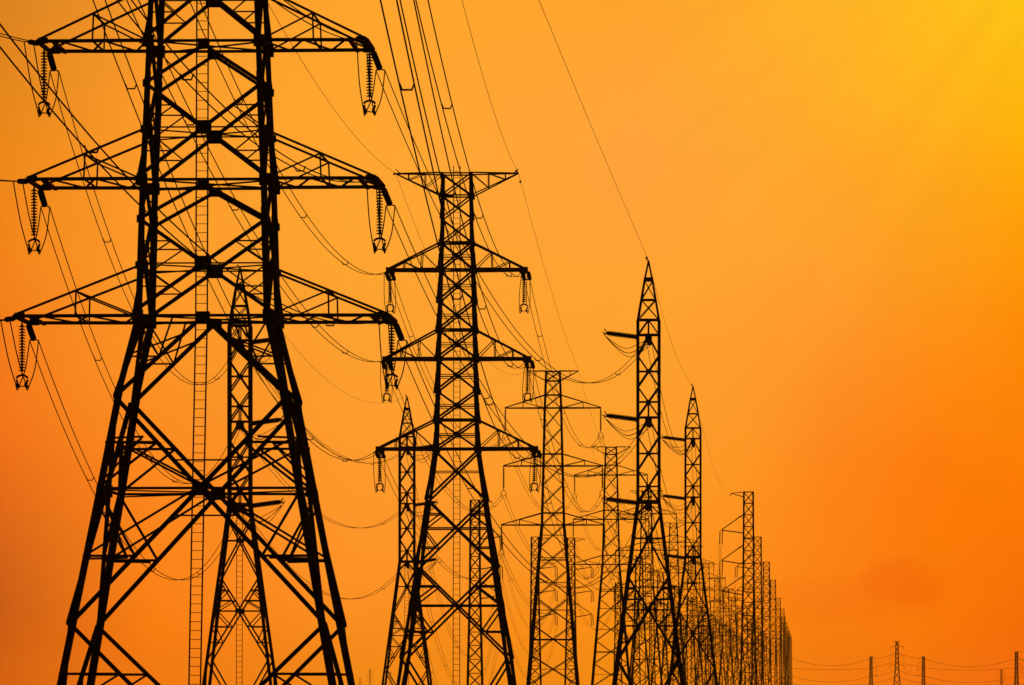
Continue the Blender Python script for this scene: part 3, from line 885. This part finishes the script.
CORR = {(5, 690): (1.067, 0.767, 0.2), (5, 600): (0.941, 0.824, 0.868), (5, 450): (0.997, 0.923, 0.902), (5, 300): (0.996, 0.939, 0.859), (5, 150): (0.981, 0.951, 0.823), (5, 10): (0.959, 0.957, 0.945), (150, 690): (1.48, 0.988, 0.254), (150, 600): (1.09, 1.022, 0.872), (150, 450): (1.015, 1.006, 0.979), (150, 300): (0.995, 0.988, 0.983), (150, 150): (1.026, 1.019, 1.024), (150, 10): (1.015, 1.008, 1.018), (350, 690): (1.6, 1.065, 0.534), (350, 600): (1.337, 1.024, 1.005), (350, 450): (1.067, 0.999, 1.007), (350, 300): (1.199, 1.022, 1.027), (350, 150): (1.063, 1.005, 1.007), (350, 10): (1.046, 0.998, 1.004), (640, 690): (1.6, 1.066, 0.226), (640, 600): (1.36, 1.026, 0.914), (640, 450): (1.13, 1.013, 1.013), (640, 300): (1.032, 0.996, 0.997), (640, 150): (1.072, 1.002, 1.017), (640, 10): (1.104, 0.998, 1.013), (740, 690): (1.27, 1.038, 0.284), (740, 600): (1.098, 1.026, 0.907), (740, 450): (1.04, 1.017, 1.017), (740, 300): (1.0, 0.996, 1.0), (740, 150): (1.029, 1.011, 1.022), (740, 10): (1.0, 0.994, 0.996), (830, 690): (1.6, 0.989, 0.2), (830, 600): (1.538, 1.125, 0.786), (830, 450): (1.217, 1.017, 1.005), (830, 300): (1.049, 0.989, 1.007), (830, 150): (1.034, 0.992, 0.993), (830, 10): (1.083, 1.007, 1.019), (925, 690): (1.184, 0.958, 0.36), (925, 600): (1.109, 1.179, 0.444), (925, 450): (1.036, 1.0, 0.852), (925, 300): (1.051, 1.018, 0.988), (925, 150): (1.0, 0.976, 0.972), (925, 10): (1.0, 0.979, 0.969), (1015, 690): (1.105, 0.828, 0.2), (1015, 600): (1.049, 0.943, 0.2), (1015, 450): (1.055, 1.021, 0.2), (1015, 300): (1.222, 0.982, 0.2), (1015, 150): (1.032, 0.985, 0.2), (1015, 10): (1.039, 1.005, 0.804)}
def lin(c):
    return tuple(((x / 255) / 12.92 if x / 255 <= .04045 else ((x / 255 + .055) / 1.055) ** 2.4) for x in c)
EL_MAX = math.atan((YH - 10) / F)
fe = math_node('DIVIDE', el, EL_MAX, clamp=True)
prev_c = None; prev_a = None
for x in XS:
    cr = N.new('ShaderNodeValToRGB'); cr.color_ramp.interpolation = 'CARDINAL'
    cols = [lin(c) for c in SKY[x]]
    cols = [tuple(v * k for v, k in zip(c, CORR.get((x, y), (1, 1, 1)))) for c, y in zip(cols, YS)]
    els = [math.atan((YH - y) / F) / EL_MAX for y in YS]
    e0 = cr.color_ramp.elements
    e0[0].position = els[0]; e0[0].color = (*cols[0], 1); e0[1].position = 1.0; e0[1].color = (*cols[-1], 1)
    for p_, c_ in zip(els[1:-1], cols[1:-1]):
        e = e0.new(p_); e.color = (*c_, 1)
    L.new(fe, cr.inputs['Fac'])
    a = math.atan(({5: -15, 1015: 1042}.get(x, x) - CX) / F)
    if prev_c is None: prev_c = cr.outputs['Color']
    else:
        f_ = math_node('DIVIDE', math_node('SUBTRACT', az, prev_a), a - prev_a, clamp=True)
        mx = N.new('ShaderNodeMix'); mx.data_type = 'RGBA'; L.new(f_, mx.inputs['Factor']); L.new(prev_c, mx.inputs[6]); L.new(cr.outputs['Color'], mx.inputs[7])
        prev_c = mx.outputs[2]
    prev_a = a
# faint streaks of high cloud
mp = N.new('ShaderNodeMapping'); mp.inputs['Scale'].default_value = (26, 26, 70); mp.inputs['Rotation'].default_value = (0, R(28), 0)
L.new(tc.outputs['Generated'], mp.inputs['Vector'])
nz = N.new('ShaderNodeTexNoise'); nz.inputs['Scale'].default_value = 1.0; nz.inputs['Detail'].default_value = 5; nz.inputs['Roughness'].default_value = .55
L.new(mp.outputs['Vector'], nz.inputs['Vector'])
stre = math_node('MULTIPLY_ADD', nz.outputs['Fac'], .10, .95)
# sun rays fanning out of the glow at the upper right
ra, re_ = math.atan((1180 - CX) / F), math.atan((YH + 260) / F)
da, de = math_node('SUBTRACT', az, ra), math_node('SUBTRACT', el, re_)
ang = math_node('ARCTAN2', de, da)
dist = math_node('SQRT', math_node('ADD', math_node('MULTIPLY', da, da), math_node('MULTIPLY', de, de)))
cb = N.new('ShaderNodeCombineXYZ'); L.new(math_node('MULTIPLY', ang, 9.0), cb.inputs['X']); L.new(math_node('MULTIPLY', dist, 3.0), cb.inputs['Y'])
rn = N.new('ShaderNodeTexNoise'); rn.inputs['Scale'].default_value = 1.6; rn.inputs['Detail'].default_value = 3; L.new(cb.outputs[0], rn.inputs['Vector'])
rm = N.new('ShaderNodeMapRange'); rm.interpolation_type = 'SMOOTHSTEP'; L.new(dist, rm.inputs['Value'])
rm.inputs['From Min'].default_value = .05; rm.inputs['From Max'].default_value = .14; rm.inputs['To Min'].default_value = .24; rm.inputs['To Max'].default_value = 0
ray = math_node('MULTIPLY', math_node('SUBTRACT', rn.outputs['Fac'], .5), rm.outputs[0])
stre = math_node('ADD', stre, ray)
# a low smudge of redder cloud on the right
pn = N.new('ShaderNodeTexNoise'); pn.inputs['Scale'].default_value = 240; pn.inputs['Detail'].default_value = 4; L.new(tc.outputs['Generated'], pn.inputs['Vector'])
def smudge(px, py, wx, wy, amt):
    u = math_node('DIVIDE', math_node('SUBTRACT', az, math.atan((px - CX) / F)), wx / F)
    v = math_node('DIVIDE', math_node('SUBTRACT', el, math.atan((YH - py) / F)), wy / F)
    q = math_node('ADD', math_node('MULTIPLY', u, u), math_node('MULTIPLY', v, v))
    q = math_node('ADD', q, math_node('MULTIPLY_ADD', pn.outputs['Fac'], 2.4, -1.2))
    m_ = N.new('ShaderNodeMapRange'); m_.interpolation_type = 'SMOOTHSTEP'; L.new(q, m_.inputs['Value'])
    m_.inputs['From Min'].default_value = 0; m_.inputs['From Max'].default_value = 2.2; m_.inputs['To Min'].default_value = amt; m_.inputs['To Max'].default_value = 0
    return m_.outputs[0]
sm = math_node('ADD', smudge(905, 580, 38, 20, .9), smudge(850, 600, 75, 22, .5), clamp=True)
tint = N.new('ShaderNodeMix'); tint.data_type = 'RGBA'; L.new(sm, tint.inputs['Factor']); tint.inputs[6].default_value = (1, 1, 1, 1); tint.inputs[7].default_value = (.96, .80, 1.15, 1)
tv = N.new('ShaderNodeVectorMath'); tv.operation = 'MULTIPLY'; L.new(prev_c, tv.inputs[0]); L.new(tint.outputs[2], tv.inputs[1]); prev_c = tv.outputs[0]
vm = N.new('ShaderNodeVectorMath'); vm.operation = 'SCALE'; L.new(prev_c, vm.inputs[0]); L.new(stre, vm.inputs['Scale'])
# the glow dies away to the sides, overhead and behind
fa = N.new('ShaderNodeMapRange'); fa.interpolation_type = 'SMOOTHERSTEP'; L.new(math_node('ABSOLUTE', az), fa.inputs['Value'])
fa.inputs['From Min'].default_value = R(12); fa.inputs['From Max'].default_value = R(80); fa.inputs['To Min'].default_value = 1; fa.inputs['To Max'].default_value = .03
fo = N.new('ShaderNodeMapRange'); fo.interpolation_type = 'SMOOTHERSTEP'; L.new(el, fo.inputs['Value'])
fo.inputs['From Min'].default_value = R(9); fo.inputs['From Max'].default_value = R(50); fo.inputs['To Min'].default_value = 1; fo.inputs['To Max'].default_value = .03
fall = math_node('MULTIPLY', fa.outputs[0], fo.outputs[0])
vm2 = N.new('ShaderNodeVectorMath'); vm2.operation = 'SCALE'; L.new(vm.outputs[0], vm2.inputs[0]); L.new(fall, vm2.inputs['Scale'])
# physical sky carries the dim rest of the dome
st = N.new('ShaderNodeTexSky'); st.sky_type = 'NISHITA'; st.sun_disc = False; st.sun_elevation = SUN_EL; st.sun_rotation = SUN_AZ; st.dust_density = 6; st.air_density = 2
inv = math_node('SUBTRACT', 1.0, fall)
vm3 = N.new('ShaderNodeVectorMath'); vm3.operation = 'SCALE'; L.new(st.outputs['Color'], vm3.inputs[0]); L.new(math_node('MULTIPLY', inv, .004), vm3.inputs['Scale'])
ad = N.new('ShaderNodeVectorMath'); ad.operation = 'ADD'; L.new(vm2.outputs[0], ad.inputs[0]); L.new(vm3.outputs[0], ad.inputs[1])
L.new(ad.outputs[0], bg.inputs['Color']); bg.inputs['Strength'].default_value = 1.0

sl = bpy.data.lights.new('sun', 'SUN'); sl.energy = 2.0; sl.angle = R(.6); sl.color = (1, .5, .16)
so = bpy.data.objects.new('sun', sl); COL.objects.link(so)
sd = Vector((math.sin(SUN_AZ) * math.cos(SUN_EL), math.cos(SUN_AZ) * math.cos(SUN_EL), math.sin(SUN_EL)))
so.rotation_euler = (-sd).to_track_quat('-Z', 'Y').to_euler()

# ------------------------------------------------------------------ camera
cd = bpy.data.cameras.new('camera'); co = bpy.data.objects.new('camera', cd); COL.objects.link(co)
cd.sensor_width = 36; cd.lens = F / 1024 * 36
cd.shift_y = (YH - 342.5) / 1024
cd.clip_start = 1; cd.clip_end = 40000
co.location = (0, 0, HC); co.rotation_euler = (R(90), 0, 0)
scene.camera = co
vs = scene.view_settings
vs.view_transform = 'Standard'; vs.look = 'None'; vs.exposure = 0; vs.gamma = 1; vs.use_curve_mapping = False
cy = scene.cycles
cy.max_bounces = 4; cy.volume_bounces = 0; cy.use_denoising = True
